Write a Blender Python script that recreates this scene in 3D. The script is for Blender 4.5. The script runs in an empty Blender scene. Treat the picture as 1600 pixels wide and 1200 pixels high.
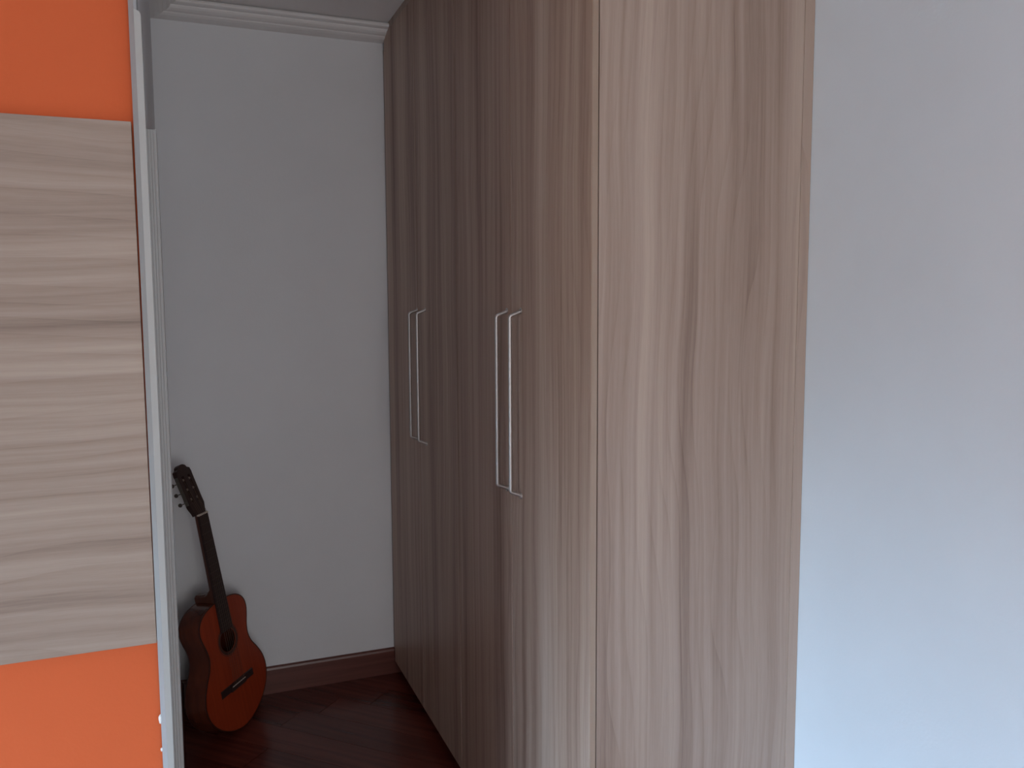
import bpy, bmesh, math, random
from mathutils import Vector, Matrix

random.seed(7)
scene = bpy.context.scene
COL = scene.collection

# ------------------------------------------------------------------ dimensions
H = 2.66                    # ceiling
A = 0.7943                  # plane of the wardrobe doors (x)
YN, YB = 1.5577, 3.4046     # near end of wardrobe / alcove back wall
XS = 1.352                  # right wall
XL = -2.25                  # window wall
YR = -2.3                   # wall behind the camera
YO = 1.5                    # orange wall
XA = -0.057                 # alcove left wall
ZD = 0.06                   # underside of wardrobe doors

# ------------------------------------------------------------------ camera
F, YAW, PITCH, ROLL, HC = 1306.45, 0.3768, 0.0938, 0.0049, 1.5625
fw = Vector((math.sin(YAW)*math.cos(PITCH), math.cos(YAW)*math.cos(PITCH), -math.sin(PITCH)))
rt = Vector((math.cos(YAW), -math.sin(YAW), 0)); dn = fw.cross(rt)
r2 = rt*math.cos(ROLL) + dn*math.sin(ROLL); d2 = -rt*math.sin(ROLL) + dn*math.cos(ROLL)
cam = bpy.data.cameras.new('camera'); camo = bpy.data.objects.new('camera', cam); COL.objects.link(camo)
m = Matrix((r2, -d2, -fw)).transposed().to_4x4(); m.translation = Vector((0, 0, HC))
camo.matrix_world = m
cam.sensor_fit = 'HORIZONTAL'; cam.sensor_width = 36.0; cam.lens = F/1600*36.0; cam.clip_start = 0.02
scene.camera = camo

# ------------------------------------------------------------------ world: plain daylight sky, dark ground
WIN_Y0, WIN_Y1, WIN_Z0, WIN_Z1 = -0.55, 0.95, 0.05, 2.15      # balcony door opening in the window wall
SHUT_Z = 1.28                                                 # bottom of the lowered roller shutter
SKY = 49.0
w = bpy.data.worlds.new('daylight'); scene.world = w; w.use_nodes = True
nt = w.node_tree; nt.nodes.clear()
wo = nt.nodes.new('ShaderNodeOutputWorld'); bg = nt.nodes.new('ShaderNodeBackground')
tc = nt.nodes.new('ShaderNodeTexCoord'); sp = nt.nodes.new('ShaderNodeSeparateXYZ')
rp = nt.nodes.new('ShaderNodeValToRGB')
mr = nt.nodes.new('ShaderNodeMapRange'); mr.inputs['From Min'].default_value = -0.12; mr.inputs['From Max'].default_value = 0.5
nt.links.new(tc.outputs['Generated'], sp.inputs[0]); nt.links.new(sp.outputs['Z'], mr.inputs['Value'])
nt.links.new(mr.outputs['Result'], rp.inputs[0]); nt.links.new(rp.outputs[0], bg.inputs['Color'])
e = rp.color_ramp.elements
e[0].position = 0.0; e[0].color = (0.10, 0.10, 0.095, 1)
e[1].position = 1.0; e[1].color = (0.47, 0.73, 1.08, 1)
x_ = e.new(0.22); x_.color = (0.38, 0.50, 0.64, 1)
bg.inputs['Strength'].default_value = SKY
nt.links.new(bg.outputs[0], wo.inputs[0])

# portal at the balcony door: guides the renderer to the daylight coming in
pl = bpy.data.lights.new('window_daylight', 'AREA'); pl.shape = 'RECTANGLE'
pl.size = WIN_Y1-WIN_Y0; pl.size_y = SHUT_Z-WIN_Z0; pl.cycles.is_portal = True
plo = bpy.data.objects.new('window_daylight', pl); COL.objects.link(plo)
plo.location = (XL-0.02, (WIN_Y0+WIN_Y1)/2, (WIN_Z0+SHUT_Z)/2); plo.rotation_euler = (0, -math.pi/2, 0)

# added fill light behind the viewer, set in an unseen made-up window
W2_X0, W2_X1, W2_Z0, W2_Z1 = -0.15, 0.95, 0.75, 2.05
p2 = bpy.data.lights.new('rear_fill_light', 'AREA'); p2.shape = 'RECTANGLE'
p2.size = W2_X1-W2_X0; p2.size_y = W2_Z1-W2_Z0; p2.energy = 32.0; p2.color = (1.0, 0.965, 0.945)     # even fill for the alcove and panel
p2o = bpy.data.objects.new('rear_fill_light', p2); COL.objects.link(p2o)
p2o.location = ((W2_X0+W2_X1)/2, YR-0.035, (W2_Z0+W2_Z1)/2); p2o.rotation_euler = (math.pi/2, 0, 0)

scene.view_settings.view_transform = 'Standard'; scene.view_settings.look = 'None'
scene.view_settings.gamma = 1.0; scene.view_settings.use_curve_mapping = False
scene.view_settings.exposure = 0.0

# ------------------------------------------------------------------ materials
def newmat(name, rough=0.5, spec=0.5, metal=0.0, color=(0.8, 0.8, 0.8)):
    mt = bpy.data.materials.new(name); mt.use_nodes = True
    b = mt.node_tree.nodes['Principled BSDF']
    b.inputs['Base Color'].default_value = (*color, 1)
    b.inputs['Roughness'].default_value = rough
    b.inputs['Specular IOR Level'].default_value = spec
    b.inputs['Metallic'].default_value = metal
    return mt, mt.node_tree, b

class NB:
    """small node builder"""
    def __init__(s, nt): s.nt = nt
    def math(s, op, a, b=None, c=None):
        n = s.nt.nodes.new('ShaderNodeMath'); n.operation = op
        for i, v in enumerate((a, b, c)):
            if v is None: continue
            if isinstance(v, (int, float)): n.inputs[i].default_value = v
            else: s.nt.links.new(v, n.inputs[i])
        return n.outputs[0]
    def comb(s, x, y, z):
        n = s.nt.nodes.new('ShaderNodeCombineXYZ')
        for i, v in enumerate((x, y, z)):
            if isinstance(v, (int, float)): n.inputs[i].default_value = v
            else: s.nt.links.new(v, n.inputs[i])
        return n.outputs[0]
    def noise(s, vec, detail=2.0, rough=0.5, scale=1.0):
        n = s.nt.nodes.new('ShaderNodeTexNoise'); n.inputs['Scale'].default_value = scale
        n.inputs['Detail'].default_value = detail; n.inputs['Roughness'].default_value = rough
        s.nt.links.new(vec, n.inputs['Vector']); return n.outputs[0]
    def ramp(s, fac, stops):
        n = s.nt.nodes.new('ShaderNodeValToRGB'); s.nt.links.new(fac, n.inputs[0])
        el = n.color_ramp.elements
        el[0].position, el[0].color = stops[0][0], (*stops[0][1], 1)
        el[1].position, el[1].color = stops[-1][0], (*stops[-1][1], 1)
        for p, c in stops[1:-1]:
            q = el.new(p); q.color = (*c, 1)
        return n.outputs[0]

def paint(name, color, rough=0.75, grain=0.0025):
    mt, nt, b = newmat(name, rough, 0.3, 0, color)
    n = NB(nt); t = nt.nodes.new('ShaderNodeTexCoord')
    v = n.noise(t.outputs['Object'], 4, 0.6, 2.2)
    c = n.ramp(v, [(0.3, tuple(k*0.97 for k in color)), (0.7, tuple(min(1, k*1.02) for k in color))])
    nt.links.new(c, b.inputs['Base Color'])
    bp = nt.nodes.new('ShaderNodeBump'); bp.inputs['Strength'].default_value = 0.12; bp.inputs['Distance'].default_value = grain
    nt.links.new(n.noise(t.outputs['Object'], 3, 0.6, 140), bp.inputs['Height']); nt.links.new(bp.outputs[0], b.inputs['Normal'])
    return mt

def laminate(name, seed, horizontal=False, rough=0.42, lo=(0.20, 0.130, 0.100), mid=(0.350, 0.252, 0.203), hi=(0.475, 0.368, 0.305), contrast=1.0, wav=1.0):
    """walnut-pattern laminate: grain runs along z, or along x when horizontal"""
    mt, nt, b = newmat(name, rough, 0.5)
    n = NB(nt); t = nt.nodes.new('ShaderNodeTexCoord'); s = nt.nodes.new('ShaderNodeSeparateXYZ')
    nt.links.new(t.outputs['Object'], s.inputs[0])
    if horizontal: u0 = n.math('ADD', s.outputs[2], seed*3.7); v = n.math('ADD', n.math('ADD', s.outputs[0], s.outputs[1]), seed*2.1)
    else: u0 = n.math('ADD', n.math('ADD', s.outputs[0], s.outputs[1]), seed*3.7); v = n.math('ADD', s.outputs[2], seed*2.1)
    sway = n.math('SUBTRACT', n.noise(n.comb(n.math('MULTIPLY', u0, 3.2), n.math('MULTIPLY', v, 1.5), seed), 1.5), 0.5)
    u = n.math('ADD', u0, n.math('MULTIPLY', sway, 0.085*wav))
    broad = n.noise(n.comb(n.math('MULTIPLY', u, 11), n.math('MULTIPLY', v, 0.30), seed+5), 1.5)
    mid_ = n.noise(n.comb(n.math('MULTIPLY', u, 34), n.math('MULTIPLY', v, 0.55), seed+9), 2)
    streak = n.noise(n.comb(n.math('MULTIPLY', u, 120), n.math('MULTIPLY', v, 1.6), seed+2), 3)
    fine = n.noise(n.comb(n.math('MULTIPLY', u0, 650), n.math('MULTIPLY', v, 22), seed+1), 2)
    # growth lines: a warped saw whose sharp side is dark
    ph = n.math('ADD', n.math('MULTIPLY', u, 30), n.math('MULTIPLY', n.noise(n.comb(n.math('MULTIPLY', u0, 5.0), n.math('MULTIPLY', v, 1.1), seed+3), 1.0), 5.0))
    saw = n.math('FRACT', ph)
    line = n.math('POWER', saw, 5.0)
    amp = n.noise(n.comb(n.math('MULTIPLY', u0, 8), n.math('MULTIPLY', v, 1.3), seed+4), 1)
    line = n.math('MULTIPLY', line, n.math('MULTIPLY', amp, 0.16))
    f = n.math('ADD', n.math('MULTIPLY', broad, 0.70), n.math('MULTIPLY', mid_, 0.42))
    f = n.math('ADD', f, n.math('MULTIPLY', streak, 0.32)); f = n.math('ADD', f, n.math('MULTIPLY', fine, 0.14))
    f = n.math('SUBTRACT', f, line)
    f = n.math('ADD', n.math('MULTIPLY', n.math('SUBTRACT', f, 0.755), 1.55*contrast), 0.5)
    c = n.ramp(f, [(0.0, lo), (0.45, mid), (1.0, hi)])
    nt.links.new(c, b.inputs['Base Color'])
    return mt

def darkwood(name, axis, lo, hi, rough=0.25, scale=1.0):
    mt, nt, b = newmat(name, rough, 0.5)
    n = NB(nt); t = nt.nodes.new('ShaderNodeTexCoord'); s = nt.nodes.new('ShaderNodeSeparateXYZ')
    nt.links.new(t.outputs['Object'], s.inputs[0]); oi = nt.nodes.new('ShaderNodeObjectInfo')
    o = [n.math('MULTIPLY', s.outputs[i], (2.0 if i == axis else 45.0)*scale) for i in range(3)]
    o[axis] = n.math('ADD', o[axis], n.math('MULTIPLY', oi.outputs['Random'], 37.0))
    f = n.noise(n.comb(*o), 3)
    f = n.math('ADD', f, n.math('MULTIPLY', n.math('SUBTRACT', oi.outputs['Random'], 0.5), 0.35))
    nt.links.new(n.ramp(f, [(0.25, lo), (0.78, hi)]), b.inputs['Base Color'])
    return mt

M = {}
M['white'] = paint('white_wall_paint', (0.78, 0.795, 0.815))
M['ceiling'] = paint('white_ceiling_paint', (0.92, 0.90, 0.90))
M['orange'] = paint('orange_wall_paint', (0.66, 0.125, 0.038))
M['trim'] = paint('white_gloss_trim', (0.78, 0.79, 0.78), 0.4, 0.0005)
M['bead'] = paint('white_bead_sky_tinted', (0.335, 0.345, 0.355), 0.5, 0.0003)  # white bead with the window's sky tint mixed into its colour
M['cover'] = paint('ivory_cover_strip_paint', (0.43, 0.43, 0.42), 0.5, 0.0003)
M['jamb'] = paint('white_jamb_shaded', (0.325, 0.322, 0.315), 0.5, 0.0003)  # white trim darkened in its colour for the deeper, shaded strip
M['sky_tinted'] = paint('white_wall_sky_tinted', (0.75, 0.81, 0.875))  # white wall with the blue of the skylight put into its colour
M['plaster'] = paint('bare_plaster', (0.85, 0.85, 0.84), 0.9)
M['crown'] = paint('crown_moulding_paint', (0.90, 0.885, 0.875), 0.55, 0.0004)
M['plank'] = darkwood('red_brown_parquet', 0, (0.062, 0.011, 0.008), (0.130, 0.028, 0.019), 0.24)
M['plank'].node_tree.nodes['Principled BSDF'].inputs['Specular IOR Level'].default_value = 0.32
M['floor'] = newmat('floor_subbase', 0.8, 0.2, 0, (0.02, 0.008, 0.006))[0]
M['base'] = darkwood('red_brown_baseboard', 0, (0.095, 0.028, 0.021), (0.175, 0.060, 0.046), 0.35)
M['basey'] = darkwood('red_brown_baseboard_side', 1, (0.095, 0.028, 0.021), (0.175, 0.060, 0.046), 0.35)
M['steel'] = newmat('brushed_aluminium', 0.5, 0.5, 1.0, (0.62, 0.605, 0.60))[0]
M['shadowgap'] = newmat('carcass_edge', 0.6, 0.3, 0, (0.12, 0.08, 0.06))[0]
M['edgeband'] = laminate('door_edge_band', 31, lo=(0.25, 0.17, 0.12), mid=(0.34, 0.245, 0.185), hi=(0.40, 0.30, 0.235), contrast=0.5)

# ------------------------------------------------------------------ mesh helpers
def link(name, bm, mat, parent=None, smooth=False):
    me = bpy.data.meshes.new(name); bmesh.ops.recalc_face_normals(bm, faces=bm.faces)
    bm.to_mesh(me); bm.free()
    if smooth:
        for p in me.polygons: p.use_smooth = True
        me.set_sharp_from_angle(angle=math.radians(40))
    o = bpy.data.objects.new(name, me); COL.objects.link(o)
    if mat: me.materials.append(mat)
    if parent: o.parent = parent
    return o

def addbox(bm, x0, x1, y0, y1, z0, z1, bev=0.0, seg=2):
    r = bmesh.ops.create_cube(bm, size=1.0)
    for v in r['verts']:
        v.co = Vector(((x0+x1)/2 + v.co.x*(x1-x0), (y0+y1)/2 + v.co.y*(y1-y0), (z0+z1)/2 + v.co.z*(z1-z0)))
    if bev:
        ed = list({e for v in r['verts'] for e in v.link_edges})
        bmesh.ops.bevel(bm, geom=ed, offset=bev, segments=seg, affect='EDGES', profile=0.5)

def box(name, mat, x0, x1, y0, y1, z0, z1, bev=0.0, parent=None, seg=2):
    bm = bmesh.new(); addbox(bm, x0, x1, y0, y1, z0, z1, bev, seg); return link(name, bm, mat, parent)

def addprism(bm, pts, fn, a, b):
    """polygon pts (2d) extruded from a to b; fn(p, t) -> 3d"""
    va = [bm.verts.new(fn(p, a)) for p in pts]; vb = [bm.verts.new(fn(p, b)) for p in pts]
    k = len(pts)
    bm.faces.new(va); bm.faces.new(vb)
    for i in range(k): bm.faces.new((va[i], va[(i+1) % k], vb[(i+1) % k], vb[i]))

def addtube(bm, path, rad, n=10, cap=True):
    path = [Vector(p) for p in path]; rings = []
    rads = rad if isinstance(rad, (list, tuple)) else [rad]*len(path)
    prev = None
    for i, p in enumerate(path):
        t = (path[min(i+1, len(path)-1)] - path[max(i-1, 0)]).normalized()
        if prev is None:
            ref = Vector((0, 0, 1)) if abs(t.z) < 0.9 else Vector((1, 0, 0))
            nx = t.cross(ref).normalized()
        else: nx = (prev - t*prev.dot(t)).normalized()
        prev = nx; ny = t.cross(nx)
        rings.append([bm.verts.new(p + (nx*math.cos(q*2*math.pi/n) + ny*math.sin(q*2*math.pi/n))*rads[i]) for q in range(n)])
    for r0, r1 in zip(rings, rings[1:]):
        for q in range(n): bm.faces.new((r0[q], r0[(q+1) % n], r1[(q+1) % n], r1[q]))
    if cap: bm.faces.new(rings[0]); bm.faces.new(rings[-1])

def struct(o, label, cat):
    o['kind'] = 'structure'; o['label'] = label; o['category'] = cat; return o
def tag(o, label, cat, group=None):
    o['label'] = label; o['category'] = cat
    if group: o['group'] = group
    return o
def empty(name, loc=(0, 0, 0)):
    o = bpy.data.objects.new(name, None); COL.objects.link(o); o.location = loc; o.empty_display_size = 0.1; return o

# ------------------------------------------------------------------ room shell
T = 0.12
struct(box('ceiling', M['ceiling'], XL-T, XS+T, YR-T, YB+T, H, H+0.1), 'pale grey-white ceiling above the wardrobe', 'ceiling')
struct(box('wall_right', M['sky_tinted'], XS, XS+T, YR-T, YB+T, 0, H), 'plain white wall, skylight blue in its colour, right of the wardrobe', 'wall')
struct(box('wall_back', M['white'], XA-T, XS, YB, YB+T, 0, H), 'grey-white wall behind the guitar', 'wall')
struct(box('wall_alcove', M['white'], XA-T, XA, YO+T, YB, 0, H), 'white alcove side wall that the guitar leans on', 'wall')
wf = struct(box('wall_front', M['orange'], XL, XA, YO, YO+T, 0, H), 'bright orange painted wall', 'wall')
bm = bmesh.new()
for x0, x1, z0, z1 in ((XL-T, W2_X0, 0, H), (W2_X1, XS, 0, H), (W2_X0, W2_X1, 0, W2_Z0), (W2_X0, W2_X1, W2_Z1, H)): addbox(bm, x0, x1, YR-T, YR, z0, z1)
struct(link('wall_rear', bm, M['white']), 'white wall behind the viewer', 'wall')
bm = bmesh.new()
for y0, y1, z0, z1 in ((YR, WIN_Y0, 0, H), (WIN_Y1, YO+T, 0, H), (WIN_Y0, WIN_Y1, WIN_Z1, H), (WIN_Y0, WIN_Y1, 0, WIN_Z0)):
    addbox(bm, XL-T, XL, y0, y1, z0, z1)
struct(link('wall_left', bm, M['white']), 'white window wall to the left of the viewer', 'wall')

# paint nicks at the edge of the orange wall, white plaster showing
for zc, hh, ww in ((0.868, 0.0085, 0.0032), (0.814, 0.0035, 0.0022)):
    bm = bmesh.new(); bmesh.ops.create_icosphere(bm, subdivisions=2, radius=1.0)
    for v in bm.verts: v.co = Vector((-0.0568 + v.co.x*ww*(1+0.2*math.sin(v.co.z*5)), YO-0.0185 + v.co.y*0.002, zc + v.co.z*hh))
    link('plaster_chip', bm, M['plaster'], wf, True)

# balcony door (left of the frame): frame, panes, lowered roller shutter
wn = empty('window_1', (XL, (WIN_Y0+WIN_Y1)/2, WIN_Z0)); struct(wn, 'white framed balcony door with half lowered shutter', 'window')
def wpart(name, mat, x0, x1, y0, y1, z0, z1):
    o = box(name, mat, x0, x1, y0, y1, z0, z1); o.parent = wn; o.matrix_parent_inverse = Matrix.Translation(-wn.location); return o
ym = (WIN_Y0+WIN_Y1)/2
for y0, y1 in ((WIN_Y0, WIN_Y0+.05), (WIN_Y1-.05, WIN_Y1), (ym-.03, ym+.03)): wpart('frame_post', M['trim'], XL-.09, XL-.04, y0, y1, WIN_Z0, WIN_Z1)
for z0, z1 in ((WIN_Z0, WIN_Z0+.05), (WIN_Z1-.05, WIN_Z1)): wpart('frame_rail', M['trim'], XL-.088, XL-.042, WIN_Y0, WIN_Y1, z0, z1)
gm = bpy.data.materials.new('clear_glass'); gm.use_nodes = True; g = gm.node_tree; g.nodes.clear()
go = g.nodes.new('ShaderNodeOutputMaterial'); mx = g.nodes.new('ShaderNodeMixShader'); tr = g.nodes.new('ShaderNodeBsdfTransparent'); gl = g.nodes.new('ShaderNodeBsdfGlossy')
gl.inputs['Roughness'].default_value = 0.02; mx.inputs[0].default_value = 0.06; tr.inputs['Color'].default_value = (0.95, 0.98, 0.97, 1)
g.links.new(tr.outputs[0], mx.inputs[1]); g.links.new(gl.outputs[0], mx.inputs[2]); g.links.new(mx.outputs[0], go.inputs[0])
for y0, y1 in ((WIN_Y0+.05, ym-.03), (ym+.03, WIN_Y1-.05)): wpart('pane', gm, XL-.068, XL-.062, y0, y1, WIN_Z0+.05, WIN_Z1-.05)
w2 = empty('fill_window', ((W2_X0+W2_X1)/2, YR, W2_Z0)); struct(w2, 'added white framed window around the fill light behind the viewer', 'window')
def w2part(name, mat, x0, x1, y0, y1, z0, z1):
    o = box(name, mat, x0, x1, y0, y1, z0, z1); o.parent = w2; o.matrix_parent_inverse = Matrix.Translation(-w2.location); return o
xm = (W2_X0+W2_X1)/2
for x0, x1 in ((W2_X0, W2_X0+.04), (W2_X1-.04, W2_X1), (xm-.025, xm+.025)): w2part('frame_post', M['trim'], x0, x1, YR-.09, YR-.04, W2_Z0, W2_Z1)
for z0, z1 in ((W2_Z0, W2_Z0+.04), (W2_Z1-.04, W2_Z1)): w2part('frame_rail', M['trim'], W2_X0, W2_X1, YR-.088, YR-.042, z0, z1)
for x0, x1 in ((W2_X0+.04, xm-.025), (xm+.025, W2_X1-.04)): w2part('pane', gm, x0, x1, YR-.068, YR-.062, W2_Z0+.04, W2_Z1-.04)
w2part('added_blind', M['trim'], W2_X0, W2_X1, YR-.039, YR-.037, W2_Z0, W2_Z1)  # opaque sheet closing the added window behind the fill light
z = SHUT_Z
while z < WIN_Z1: 
    wpart('shutter_slat', M['trim'], XL-.115, XL-.1, WIN_Y0, WIN_Y1, z+.002, min(z+.05, WIN_Z1)); z += .05

# corner trim of the orange wall: bevelled bead, rounded cover strip, grooved jamb strip
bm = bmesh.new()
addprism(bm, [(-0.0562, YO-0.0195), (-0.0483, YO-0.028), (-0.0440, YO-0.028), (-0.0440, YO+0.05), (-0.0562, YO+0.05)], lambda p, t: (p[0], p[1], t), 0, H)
struct(link('trim_1', bm, M['bead']), 'white bevelled corner bead, sky tint in its colour, ending the orange wall', 'trim')
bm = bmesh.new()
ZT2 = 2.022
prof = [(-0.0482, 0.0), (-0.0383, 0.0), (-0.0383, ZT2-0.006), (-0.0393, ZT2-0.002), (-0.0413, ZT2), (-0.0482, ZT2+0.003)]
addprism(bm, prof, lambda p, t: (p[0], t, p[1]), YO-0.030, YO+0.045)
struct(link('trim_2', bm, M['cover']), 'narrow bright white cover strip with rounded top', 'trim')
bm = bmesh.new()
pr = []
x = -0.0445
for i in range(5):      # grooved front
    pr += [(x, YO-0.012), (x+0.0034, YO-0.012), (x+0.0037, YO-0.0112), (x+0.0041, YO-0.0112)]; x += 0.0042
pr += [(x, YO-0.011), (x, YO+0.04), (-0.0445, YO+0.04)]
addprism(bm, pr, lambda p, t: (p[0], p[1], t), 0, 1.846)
struct(link('trim_3', bm, M['jamb']), 'grooved white jamb strip, shade in its colour, beside the alcove', 'trim')

# crown moulding, mitred round the alcove
prof = [(0.0, 0.0), (0.100, 0.0), (0.118, 0.004), (0.132, 0.012), (0.138, 0.022), (0.134, 0.030), (0.122, 0.035), (0.110, 0.037), (0.108, 0.042), (0.100, 0.051), (0.086, 0.058), (0.070, 0.061), (0.066, 0.066), (0.050, 0.073), (0.022, 0.077), (0.0, 0.078)]
bm = bmesh.new()
rows = []
for q, d in prof:
    q *= 0.85; d *= 0.68
    rows.append([bm.verts.new(c) for c in ((XA+q*0.75, YO+T, H-d), (XA+q*0.75, YB-q, H-d), (A+0.004, YB-q, H-d))])
k = len(rows)
for i in range(k):
    j = (i+1) % k
    for s in (0, 1): bm.faces.new((rows[i][s], rows[j][s], rows[j][s+1], rows[i][s+1]))
bm.faces.new([r[0] for r in rows]); bm.faces.new([r[2] for r in rows])
struct(link('trim_4', bm, M['crown']), 'stepped white crown moulding under the alcove ceiling', 'trim')

# baseboards
BP = [(0, 0), (0.015, 0), (0.015, 0.098), (0.012, 0.106), (0.006, 0.110), (0, 0.110)]
def baseboard(name, fn, a, b, mat, label):
    bm = bmesh.new(); addprism(bm, BP, fn, a, b); return struct(link(name, bm, mat), label, 'baseboard')
baseboard('baseboard_back', lambda p, t: (t, YB-p[0], p[1]), XA+0.001, A+0.05, M['base'], 'dark red-brown baseboard under the back wall')
baseboard('baseboard_alcove', lambda p, t: (XA+p[0], t, p[1]), YO+T, YB-0.016, M['basey'], 'dark red-brown baseboard at the alcove side wall')
baseboard('baseboard_right', lambda p, t: (XS-p[0], t, p[1]), YR, YN-0.01, M['basey'], 'dark red-brown baseboard of the right wall')
baseboard('baseboard_front', lambda p, t: (t, YO-p[0], p[1]), XL, -0.06, M['base'], 'dark red-brown baseboard of the orange wall')
baseboard('baseboard_rear', lambda p, t: (t, YR+p[0], p[1]), XL, XS, M['base'], 'dark red-brown baseboard behind the viewer')

# floor with diagonal planks
fl = struct(box('floor', M['floor'], XL-T, XS+T, YR-T, YB+T, -0.1, -0.012), 'dark glossy red-brown parquet laid diagonally', 'floor')
def clip(poly, x0, x1, y0, y1):
    for ax, lim, sg in ((0, x0, 1), (0, x1, -1), (1, y0, 1), (1, y1, -1)):
        out = []
        for i, p in enumerate(poly):
            q = poly[(i+1) % len(poly)]; dp = (p[ax]-lim)*sg; dq = (q[ax]-lim)*sg
            if dp >= 0: out.append(p)
            if dp*dq < 0:
                t = dp/(dp-dq); out.append((p[0]+(q[0]-p[0])*t, p[1]+(q[1]-p[1])*t))
        poly = out
        if len(poly) < 3: return []
    return poly
s2 = math.sqrt(0.5); D = Vector((s2, -s2)); N = Vector((s2, s2)); PWID, PLEN = 0.139, 0.95
off = (0.243+3.147)*s2
rects = ((XL, XS, YR, YO), (XA, XS, YO, YB))
i0 = int(math.floor((XL+YR)*s2/PWID - off/PWID))-1; i1 = int(math.ceil((XS+YB)*s2/PWID - off/PWID))+1
for i in range(i0, i1):
    w0 = off + i*PWID; sh = random.random()*PLEN
    for j in range(-6, 7):
        d0 = j*PLEN + sh
        g_ = 0.0009
        quad = [D*(d0+g_)+N*(w0+g_), D*(d0+PLEN-g_)+N*(w0+g_), D*(d0+PLEN-g_)+N*(w0+PWID-g_), D*(d0+g_)+N*(w0+PWID-g_)]
        for rc in rects:
            pg = clip([tuple(q) for q in quad], *rc)
            if not pg: continue
            c = Vector((sum(p[0] for p in pg)/len(pg), sum(p[1] for p in pg)/len(pg)))
            bm = bmesh.new()
            loc = [((Vector(p)-c).dot(D), (Vector(p)-c).dot(N)) for p in pg]
            addprism(bm, loc, lambda p, t: (p[0], p[1], t), -0.012, -random.random()*0.0006)
            o = link('plank', bm, M['plank'], fl)
            o.location = (c.x, c.y, 0); o.rotation_euler = (0, 0, math.atan2(D.y, D.x))

# ------------------------------------------------------------------ wardrobe
wd = empty('wardrobe', (A, YN, 0)); tag(wd, 'tall walnut laminate wardrobe with four doors and long silver handles', 'wardrobe')
wd_inv = Matrix.Translation(-Vector((A, YN, 0)))
def wp(o, parent=None):
    o.parent = parent or wd
    if parent is None: o.matrix_parent_inverse = wd_inv      # doors carry world coordinates, so their children need no offset
    return o
DT = 0.0145                        # door thickness
XC = A + DT + 0.0045               # front of the carcass behind the doors
panelmat = laminate('laminate_side_panel', 3.0, wav=0.5, contrast=1.3)
wp(box('carcass', M['shadowgap'], XC, XS-0.03, YN+0.019, YB-0.002, ZD+0.002, H-0.004))
wp(box('side_panel', panelmat, A+0.0165, 1.3245, YN, YN+0.018, 0.0, H-0.001, 0.0008))
wp(box('filler_strip', laminate('laminate_filler_strip', 8.0, contrast=0.6, mid=(0.42, 0.315, 0.258)), 1.3245, XS-0.0005, YN-0.0015, YN+0.018, 0.0, H-0.001, 0.0008))
wp(box('plinth', M['base'], A+0.045, A+0.06, YN+0.019, YB-0.017, 0.0, ZD))
wp(box('bottom_board', laminate('laminate_bottom_board', 41.0), XC, XC+0.02, YN+0.019, YB-0.017, ZD-0.016, ZD+0.002))
YD1 = 3.372                        # doors end here, filler up to the back wall
wp(box('filler_board', laminate('laminate_back_filler', 12.0, contrast=0.7), A+0.004, A+0.02, YD1+0.002, YB-0.001, ZD, H-0.082))
wp(box('top_board', laminate('laminate_top_board', 15.0, horizontal=False), A+0.003, A+0.02, YN+0.002, YB-0.001, H-0.028, H-0.001))
dw = (YD1-(YN+0.0005))/4
def handle(yc, z0, z1, parent):
    bm = bmesh.new(); so = 0.030; r = 0.0048; path = [(A+0.002, yc, z1+0.009)]
    cr = 0.008
    xo = A-so
    path += [(xo+cr+0.004, yc, z1+0.001)]
    for q in range(1, 6):
        a_ = q/5*math.pi/2; path.append((xo+cr-cr*math.sin(a_), yc, z1-0.001-cr+cr*math.cos(a_)))
    path.append((xo, yc, (z0+z1)/2))
    for q in range(0, 6):
        a_ = q/5*math.pi/2; path.append((xo+cr-cr*math.cos(a_), yc, z0+0.001+cr-cr*math.sin(a_)))
    path += [(A+0.002, yc, z0-0.009)]
    addtube(bm, path, r, 12)
    addtube(bm, [(A-0.0025, yc, z1+0.010), (A+0.001, yc, z1+0.009)], 0.0075, 14)
    addtube(bm, [(A-0.0025, yc, z0-0.008), (A+0.001, yc, z0-0.009)], 0.0075, 14)
    o = link('handle', bm, M['steel'], None, True); wp(o, parent)
    o['label'] = 'long slim silver bar handle'
hz = (1.086, 1.539)
hy = [1.945, 2.040, 2.825, 2.930]
for i in range(4):
    y0 = YN+0.0005 + dw*i
    dm = laminate('laminate_door_%d' % i, [21.0, 24.3, 27.1, 29.6][i], wav=0.5, contrast=1.3, lo=(0.205, 0.108, 0.080), mid=(0.42, 0.280, 0.215), hi=(0.58, 0.43, 0.35))
    dm.node_tree.nodes['Principled BSDF'].inputs['Specular IOR Level'].default_value = 0.3
    d = wp(box('door', dm, A, A+DT, y0+(0.0015 if i else 0.0012), y0+dw-0.0015, ZD, H-0.030, 0.0009))
    handle(hy[i], hz[0], hz[1], d)
    if i == 0:
        wp(box('edge_band', M['edgeband'], A+0.0008, A+DT-0.0006, YN-0.0001, YN+0.0018, ZD+0.001, H-0.031), d)

# ------------------------------------------------------------------ panel on the orange wall
pc = Vector((-0.0583, YO, 1.428))
pn = box('wood_panel', laminate('laminate_wall_panel', 5.0, horizontal=True, rough=0.5, lo=(0.18, 0.128, 0.103), mid=(0.32, 0.240, 0.195), hi=(0.43, 0.345, 0.288), contrast=1.3, wav=0.8), -1.5, 0, -0.018, -0.0005, -0.427, 0.427, 0.0008)
pn.location = pc; pn.rotation_euler = (0, math.radians(-0.17), 0)
tag(pn, 'walnut laminate panel with horizontal grain mounted on the orange wall', 'panel')

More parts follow.
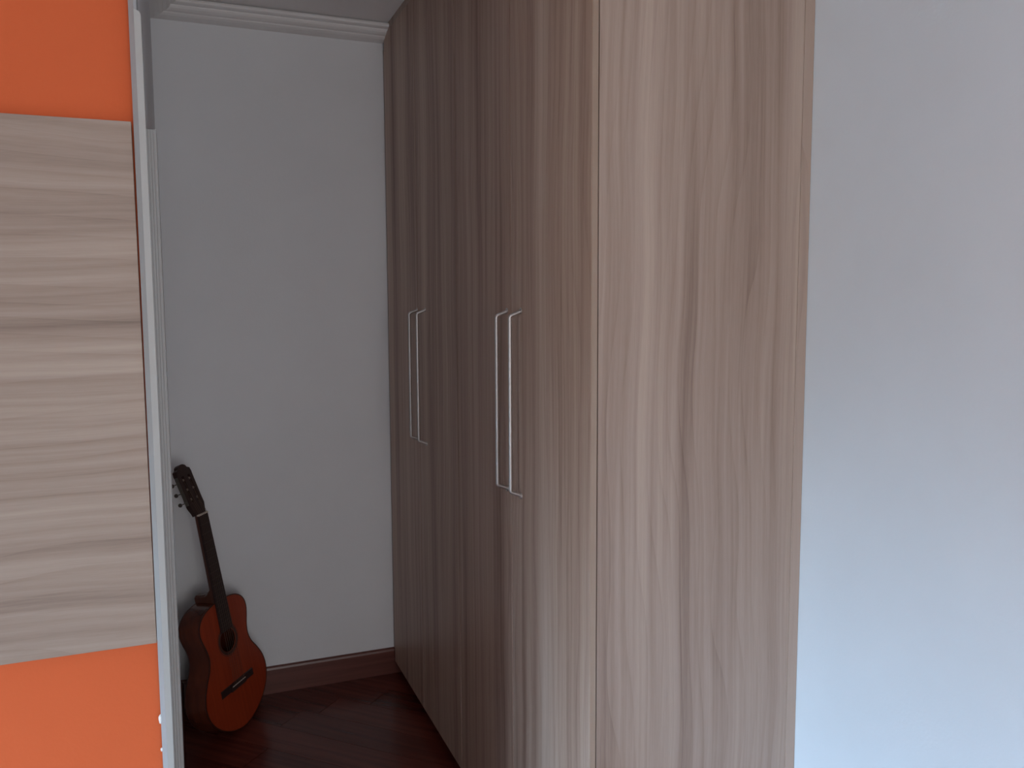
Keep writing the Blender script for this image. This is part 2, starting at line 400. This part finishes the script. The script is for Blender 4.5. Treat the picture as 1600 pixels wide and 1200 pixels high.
# ------------------------------------------------------------------ guitar
gt = empty('guitar'); tag(gt, 'orange-brown classical guitar with dark neck leaning in the alcove corner', 'guitar')
gm_ = Matrix(((0.6135, -0.15382, 0.77457), (0.78728, 0.04249, -0.61513), (0.06171, 0.98718, 0.14717))).to_4x4()
gm_.translation = Vector((0.1705, 3.135, 0.0135)); gt.matrix_world = gm_
# local axes: x across (to the treble side), y up the neck, z out of the soundboard
U = [0, .012, .04, .08, .12, .16, .20, .24, .275, .31, .345, .38, .41, .44, .465, .482, .49]
W = [0, .06, .115, .157, .178, .183, .174, .152, .128, .117, .121, .133, .139, .133, .11, .07, 0]
pts = [(W[i], U[i]) for i in range(len(U))] + [(-W[i], U[i]) for i in range(len(U)-2, 0, -1)]
def catmull(P, sub=5):
    out = []; k = len(P)
    for i in range(k):
        p0, p1, p2, p3 = [Vector(P[(i+q) % k]) for q in (-1, 0, 1, 2)]
        for s in range(sub):
            t = s/sub
            out.append(0.5*((2*p1) + (p2-p0)*t + (2*p0-5*p1+4*p2-p3)*t*t + (3*p1-p0-3*p2+p3)*t**3))
    return out
OUT = catmull(pts)
BD = 0.088
def inset(P, d):
    k = len(P); r = []
    for i in range(k):
        t = (P[(i+1) % k]-P[i-1]); t.normalize(); nrm = Vector((-t.y, t.x)); r.append(P[i]+nrm*d)
    return r
g_top = darkwood('guitar_soundboard', 1, (0.23, 0.026, 0.008), (0.34, 0.046, 0.013), 0.28, 2.0)
g_side = darkwood('guitar_sides', 1, (0.055, 0.013, 0.008), (0.13, 0.030, 0.014), 0.2, 0.5)
g_bind = newmat('guitar_binding', 0.3, 0.5, 0, (0.045, 0.014, 0.009))[0]
g_dark = darkwood('guitar_fingerboard', 1, (0.018, 0.009, 0.009), (0.032, 0.015, 0.014), 0.45, 2.0)
g_neck = darkwood('guitar_neck', 1, (0.060, 0.018, 0.011), (0.11, 0.036, 0.020), 0.3, 1.0)
g_head = darkwood('guitar_headstock', 1, (0.028, 0.012, 0.010), (0.05, 0.020, 0.015), 0.35, 1.0)
g_ivory = newmat('guitar_nut', 0.4, 0.5, 0, (0.62, 0.54, 0.47))[0]
g_metal = newmat('guitar_tuner_metal', 0.4, 0.5, 1.0, (0.22, 0.20, 0.18))[0]
g_fret = newmat('guitar_fret_wire', 0.45, 0.5, 1.0, (0.10, 0.085, 0.075))[0]
g_ros = newmat('guitar_rosette', 0.35, 0.5, 0, (0.05, 0.022, 0.016))[0]
g_string = newmat('guitar_string', 0.45, 0.4, 0, (0.13, 0.09, 0.07))[0]
g_roll = newmat('guitar_roller', 0.4, 0.5, 0, (0.24, 0.19, 0.16))[0]
g_btn = newmat('guitar_tuner_button', 0.35, 0.5, 0, (0.07, 0.055, 0.05))[0]
HU, HR = 0.335, 0.0435
# soundboard with a real sound hole
def plate(name, z0, z1, mat, hole):
    bm = bmesh.new()
    P = inset(OUT, 0.0025)
    def loop(z, Q): return [bm.verts.new((q[0], q[1], z)) for q in Q]
    def ring(vs): return [bm.edges.new((vs[i], vs[(i+1) % len(vs)])) for i in range(len(vs))]
    C = [(HR*math.cos(t*2*math.pi/48), HU+HR*math.sin(t*2*math.pi/48)) for t in range(48)]
    lays = []
    for z in (z0, z1):
        a = loop(z, P); ed = ring(a); b = None
        if hole: b = loop(z, C); ed += ring(b)
        bmesh.ops.triangle_fill(bm, use_beauty=True, use_dissolve=False, edges=ed)
        lays.append((a, b))
    for q in (0, 1):
        if lays[0][q] is None: continue
        va, vb = lays[0][q], lays[1][q]
        for i in range(len(va)): bm.faces.new((va[i], va[(i+1) % len(va)], vb[(i+1) % len(va)], vb[i]))
    return link(name, bm, mat, gt)
plate('soundboard', -0.003, 0.0, g_top, True)
plate('back', -BD, -BD+0.003, g_side, False)
bm = bmesh.new()     # bent sides, hollow inside
IN = inset(OUT, 0.0025); rows = []
for Q, z in ((OUT, -BD+0.003), (OUT, -0.003), (IN, -0.003), (IN, -BD+0.003)): rows.append([bm.verts.new((q[0], q[1], z)) for q in Q])
for r in range(4):
    a, b = rows[r], rows[(r+1) % 4]
    for i in range(len(a)): bm.faces.new((a[i], a[(i+1) % len(a)], b[(i+1) % len(a)], b[i]))
link('sides', bm, g_side, gt, True)
for nm, z0, z1 in (('binding', -0.0035, 0.0004), ('binding', -BD-0.0003, -BD+0.0035)):
    bm = bmesh.new(); O2 = inset(OUT, -0.0006); I2 = inset(OUT, 0.0034); rows = []
    for Q, z in ((O2, z0), (O2, z1), (I2, z1), (I2, z0)): rows.append([bm.verts.new((q[0], q[1], z)) for q in Q])
    for r in range(4):
        a, b = rows[r], rows[(r+1) % 4]
        for i in range(len(a)): bm.faces.new((a[i], a[(i+1) % len(a)], b[(i+1) % len(a)], b[i]))
    link(nm, bm, g_bind, gt)
def annulus(name, r0, r1, z0, z1, mat):
    bm = bmesh.new(); k = 56; rows = []
    for r, z in ((r0, z0), (r0, z1), (r1, z1), (r1, z0)):
        rows.append([bm.verts.new((r*math.cos(t*2*math.pi/k), HU+r*math.sin(t*2*math.pi/k), z)) for t in range(k)])
    for r in range(4):
        a, b = rows[r], rows[(r+1) % 4]
        for i in range(k): bm.faces.new((a[i], a[(i+1) % k], b[(i+1) % k], b[i]))
    return link(name, bm, mat, gt)
annulus('rosette', HR+0.001, HR+0.011, -0.001, 0.0005, g_ros)
annulus('rosette_ring', HR+0.0135, HR+0.0155, -0.001, 0.0004, g_ros)
# neck: rounded underside, heel reaching down the body depth
NUT = 0.815
bm = bmesh.new(); rows = []
for y, hw, dp in ((0.470, 0.031, 0.024), (0.50, 0.0308, 0.024), (0.60, 0.029, 0.023), (0.70, 0.0275, 0.022), (NUT, 0.026, 0.021)):
    rows.append([bm.verts.new((hw*math.cos(t*math.pi/10), y, -dp*math.sin(t*math.pi/10)**0.8 if 0 < t < 10 else 0.0)) for t in range(11)])
for a, b in zip(rows, rows[1:]):
    for i in range(11): bm.faces.new((a[i], a[(i+1) % 11], b[(i+1) % 11], b[i]))
bm.faces.new(rows[0]); bm.faces.new(rows[-1])
nk = link('neck', bm, g_neck, gt, False)
bm = bmesh.new(); rows = []
for z, hw, y1 in ((-0.010, 0.030, 0.545), (-0.028, 0.027, 0.525), (-0.045, 0.024, 0.5165), (-0.068, 0.0215, 0.514), (-BD-0.003, 0.020, 0.5135)):
    rows.append([bm.verts.new(c) for c in ((-hw, 0.484, z), (hw, 0.484, z), (hw, y1-0.006, z), (hw*0.55, y1, z), (-hw*0.55, y1, z), (-hw, y1-0.006, z))])
for a, b in zip(rows, rows[1:]):
    for i in range(6): bm.faces.new((a[i], a[(i+1) % 6], b[(i+1) % 6], b[i]))
bm.faces.new(rows[0]); bm.faces.new(rows[-1])
link('heel', bm, g_neck, gt)
# fingerboard and frets
bm = bmesh.new()
yE = HU+HR-0.006
vs = [(0.0335, yE), (0.0265, NUT-0.0025), (-0.0265, NUT-0.0025), (-0.0335, yE)]
addprism(bm, vs, lambda p, t: (p[0], p[1], t), 0.0005, 0.0065)
fb = link('fingerboard', bm, g_dark, gt)
for k in range(1, 20):
    y = NUT - 0.65*(1-2**(-k/12))
    if y < yE+0.004: break
    t = (NUT-y)/(NUT-yE); hw = 0.0263 + 0.007*t
    bm = bmesh.new(); addtube(bm, [(-hw, y, 0.0066), (hw, y, 0.0066)], 0.0011, 6)
    link('fret', bm, g_fret, fb)
box('nut', g_ivory, -0.0262, 0.0262, NUT-0.0026, NUT+0.0028, 0.0, 0.0098, 0.0006, gt)
# bridge
BU = 0.165
bm = bmesh.new()
addprism(bm, [(BU-0.014, 0), (BU+0.014, 0), (BU+0.012, 0.0035), (BU-0.012, 0.0035)], lambda p, t: (t, p[0], p[1]), -0.096, 0.096)
addprism(bm, [(BU-0.014, 0.001), (BU+0.014, 0.001), (BU+0.013, 0.0085), (BU+0.003, 0.009), (BU-0.004, 0.007), (BU-0.013, 0.0085)], lambda p, t: (t, p[0], p[1]), -0.043, 0.043)
br = link('bridge', bm, g_dark, gt)
box('saddle', g_ivory, -0.039, 0.039, BU+0.0035, BU+0.0060, 0.006, 0.0112, 0.0004, br)
# headstock, tilted back
TILT = math.radians(13)
hp = empty('tmp'); COL.objects.unlink(hp); bpy.data.objects.remove(hp)
def hl(x, y, z):      # headstock local -> guitar local (y from the nut)
    return Vector((x, NUT+0.001 + y*math.cos(TILT) + z*math.sin(TILT), -y*math.sin(TILT) + z*math.cos(TILT)))
half = [(0.026, 0.0), (0.0285, 0.012), (0.034, 0.026), (0.0375, 0.036), (0.0365, 0.060), (0.0375, 0.150), (0.0385, 0.158), (0.036, 0.172), (0.024, 0.1775), (0.019, 0.186), (0.009, 0.191)]
ol = half + [(0, 0.192)] + [(-x, y) for x, y in reversed(half)]
bm = bmesh.new()
slots = []
for sx in (-1, 1):
    xc = 0.0165*sx
    slots.append([(xc+0.0062*cx, yy) for cx, yy in ((-1, 0.048), (1, 0.048), (1, 0.150), (-1, 0.150))])
def rg(vs): return [bm.edges.new((vs[i], vs[(i+1) % len(vs)])) for i in range(len(vs))]
lay = []
for z in (-0.019, 0.0):
    loops = [[bm.verts.new(hl(x, y, z)) for x, y in L] for L in [ol]+slots]
    ed = [e_ for L in loops for e_ in rg(L)]
    bmesh.ops.triangle_fill(bm, use_beauty=True, use_dissolve=False, edges=ed)
    lay.append(loops)
for La, Lb in zip(*lay):
    for i in range(len(La)): bm.faces.new((La[i], La[(i+1) % len(La)], Lb[(i+1) % len(La)], Lb[i]))
hd = link('headstock', bm, g_head, gt)
for sx in (-1, 1):
    bm = bmesh.new(); addprism(bm, [(0.044, -0.016), (0.152, -0.016), (0.152, -0.003), (0.044, -0.003)], lambda p, t: hl(t*sx, p[0], p[1]), 0.0372, 0.0388)
    link('tuner_plate', bm, g_metal, hd)
    for yy in (0.062, 0.099, 0.136):
        bm = bmesh.new(); addtube(bm, [hl(0.0095*sx, yy, -0.007), hl(0.0235*sx, yy, -0.007)], 0.0045, 12)
        link('roller', bm, g_roll, hd)
        bm = bmesh.new(); addtube(bm, [hl(0.0385*sx, yy, -0.010), hl(0.0435*sx, yy, -0.010)], 0.0045, 10)     # gear
        addtube(bm, [hl(0.0415*sx, yy-0.006, -0.010), hl(0.0415*sx, yy-0.006, -0.030)], 0.0018, 8)
        link('tuner_post', bm, g_metal, hd)
        bm = bmesh.new(); bmesh.ops.create_uvsphere(bm, u_segments=12, v_segments=8, radius=1.0)
        for v in bm.verts: v.co = hl((0.0415 + v.co.x*0.0032)*sx, yy-0.006+v.co.y*0.0075, -0.036+v.co.z*0.009)
        link('tuner_button', bm, g_btn, hd, True)
for q in range(6):
    f_ = (q-2.5)/2.5
    bm = bmesh.new()
    sx = -1 if q < 3 else 1
    yy = (0.062, 0.099, 0.136)[q if q < 3 else 5-q]
    addtube(bm, [(f_*0.029, BU-0.004, 0.006), (f_*0.029, BU+0.0048, 0.0115), (f_*0.0215, NUT, 0.0101), hl(0.0165*sx + f_*0.003, yy, -0.0025)], (0.00055, 0.00055, 0.0005, 0.0005), 5)
    link('string', bm, g_string, gt)
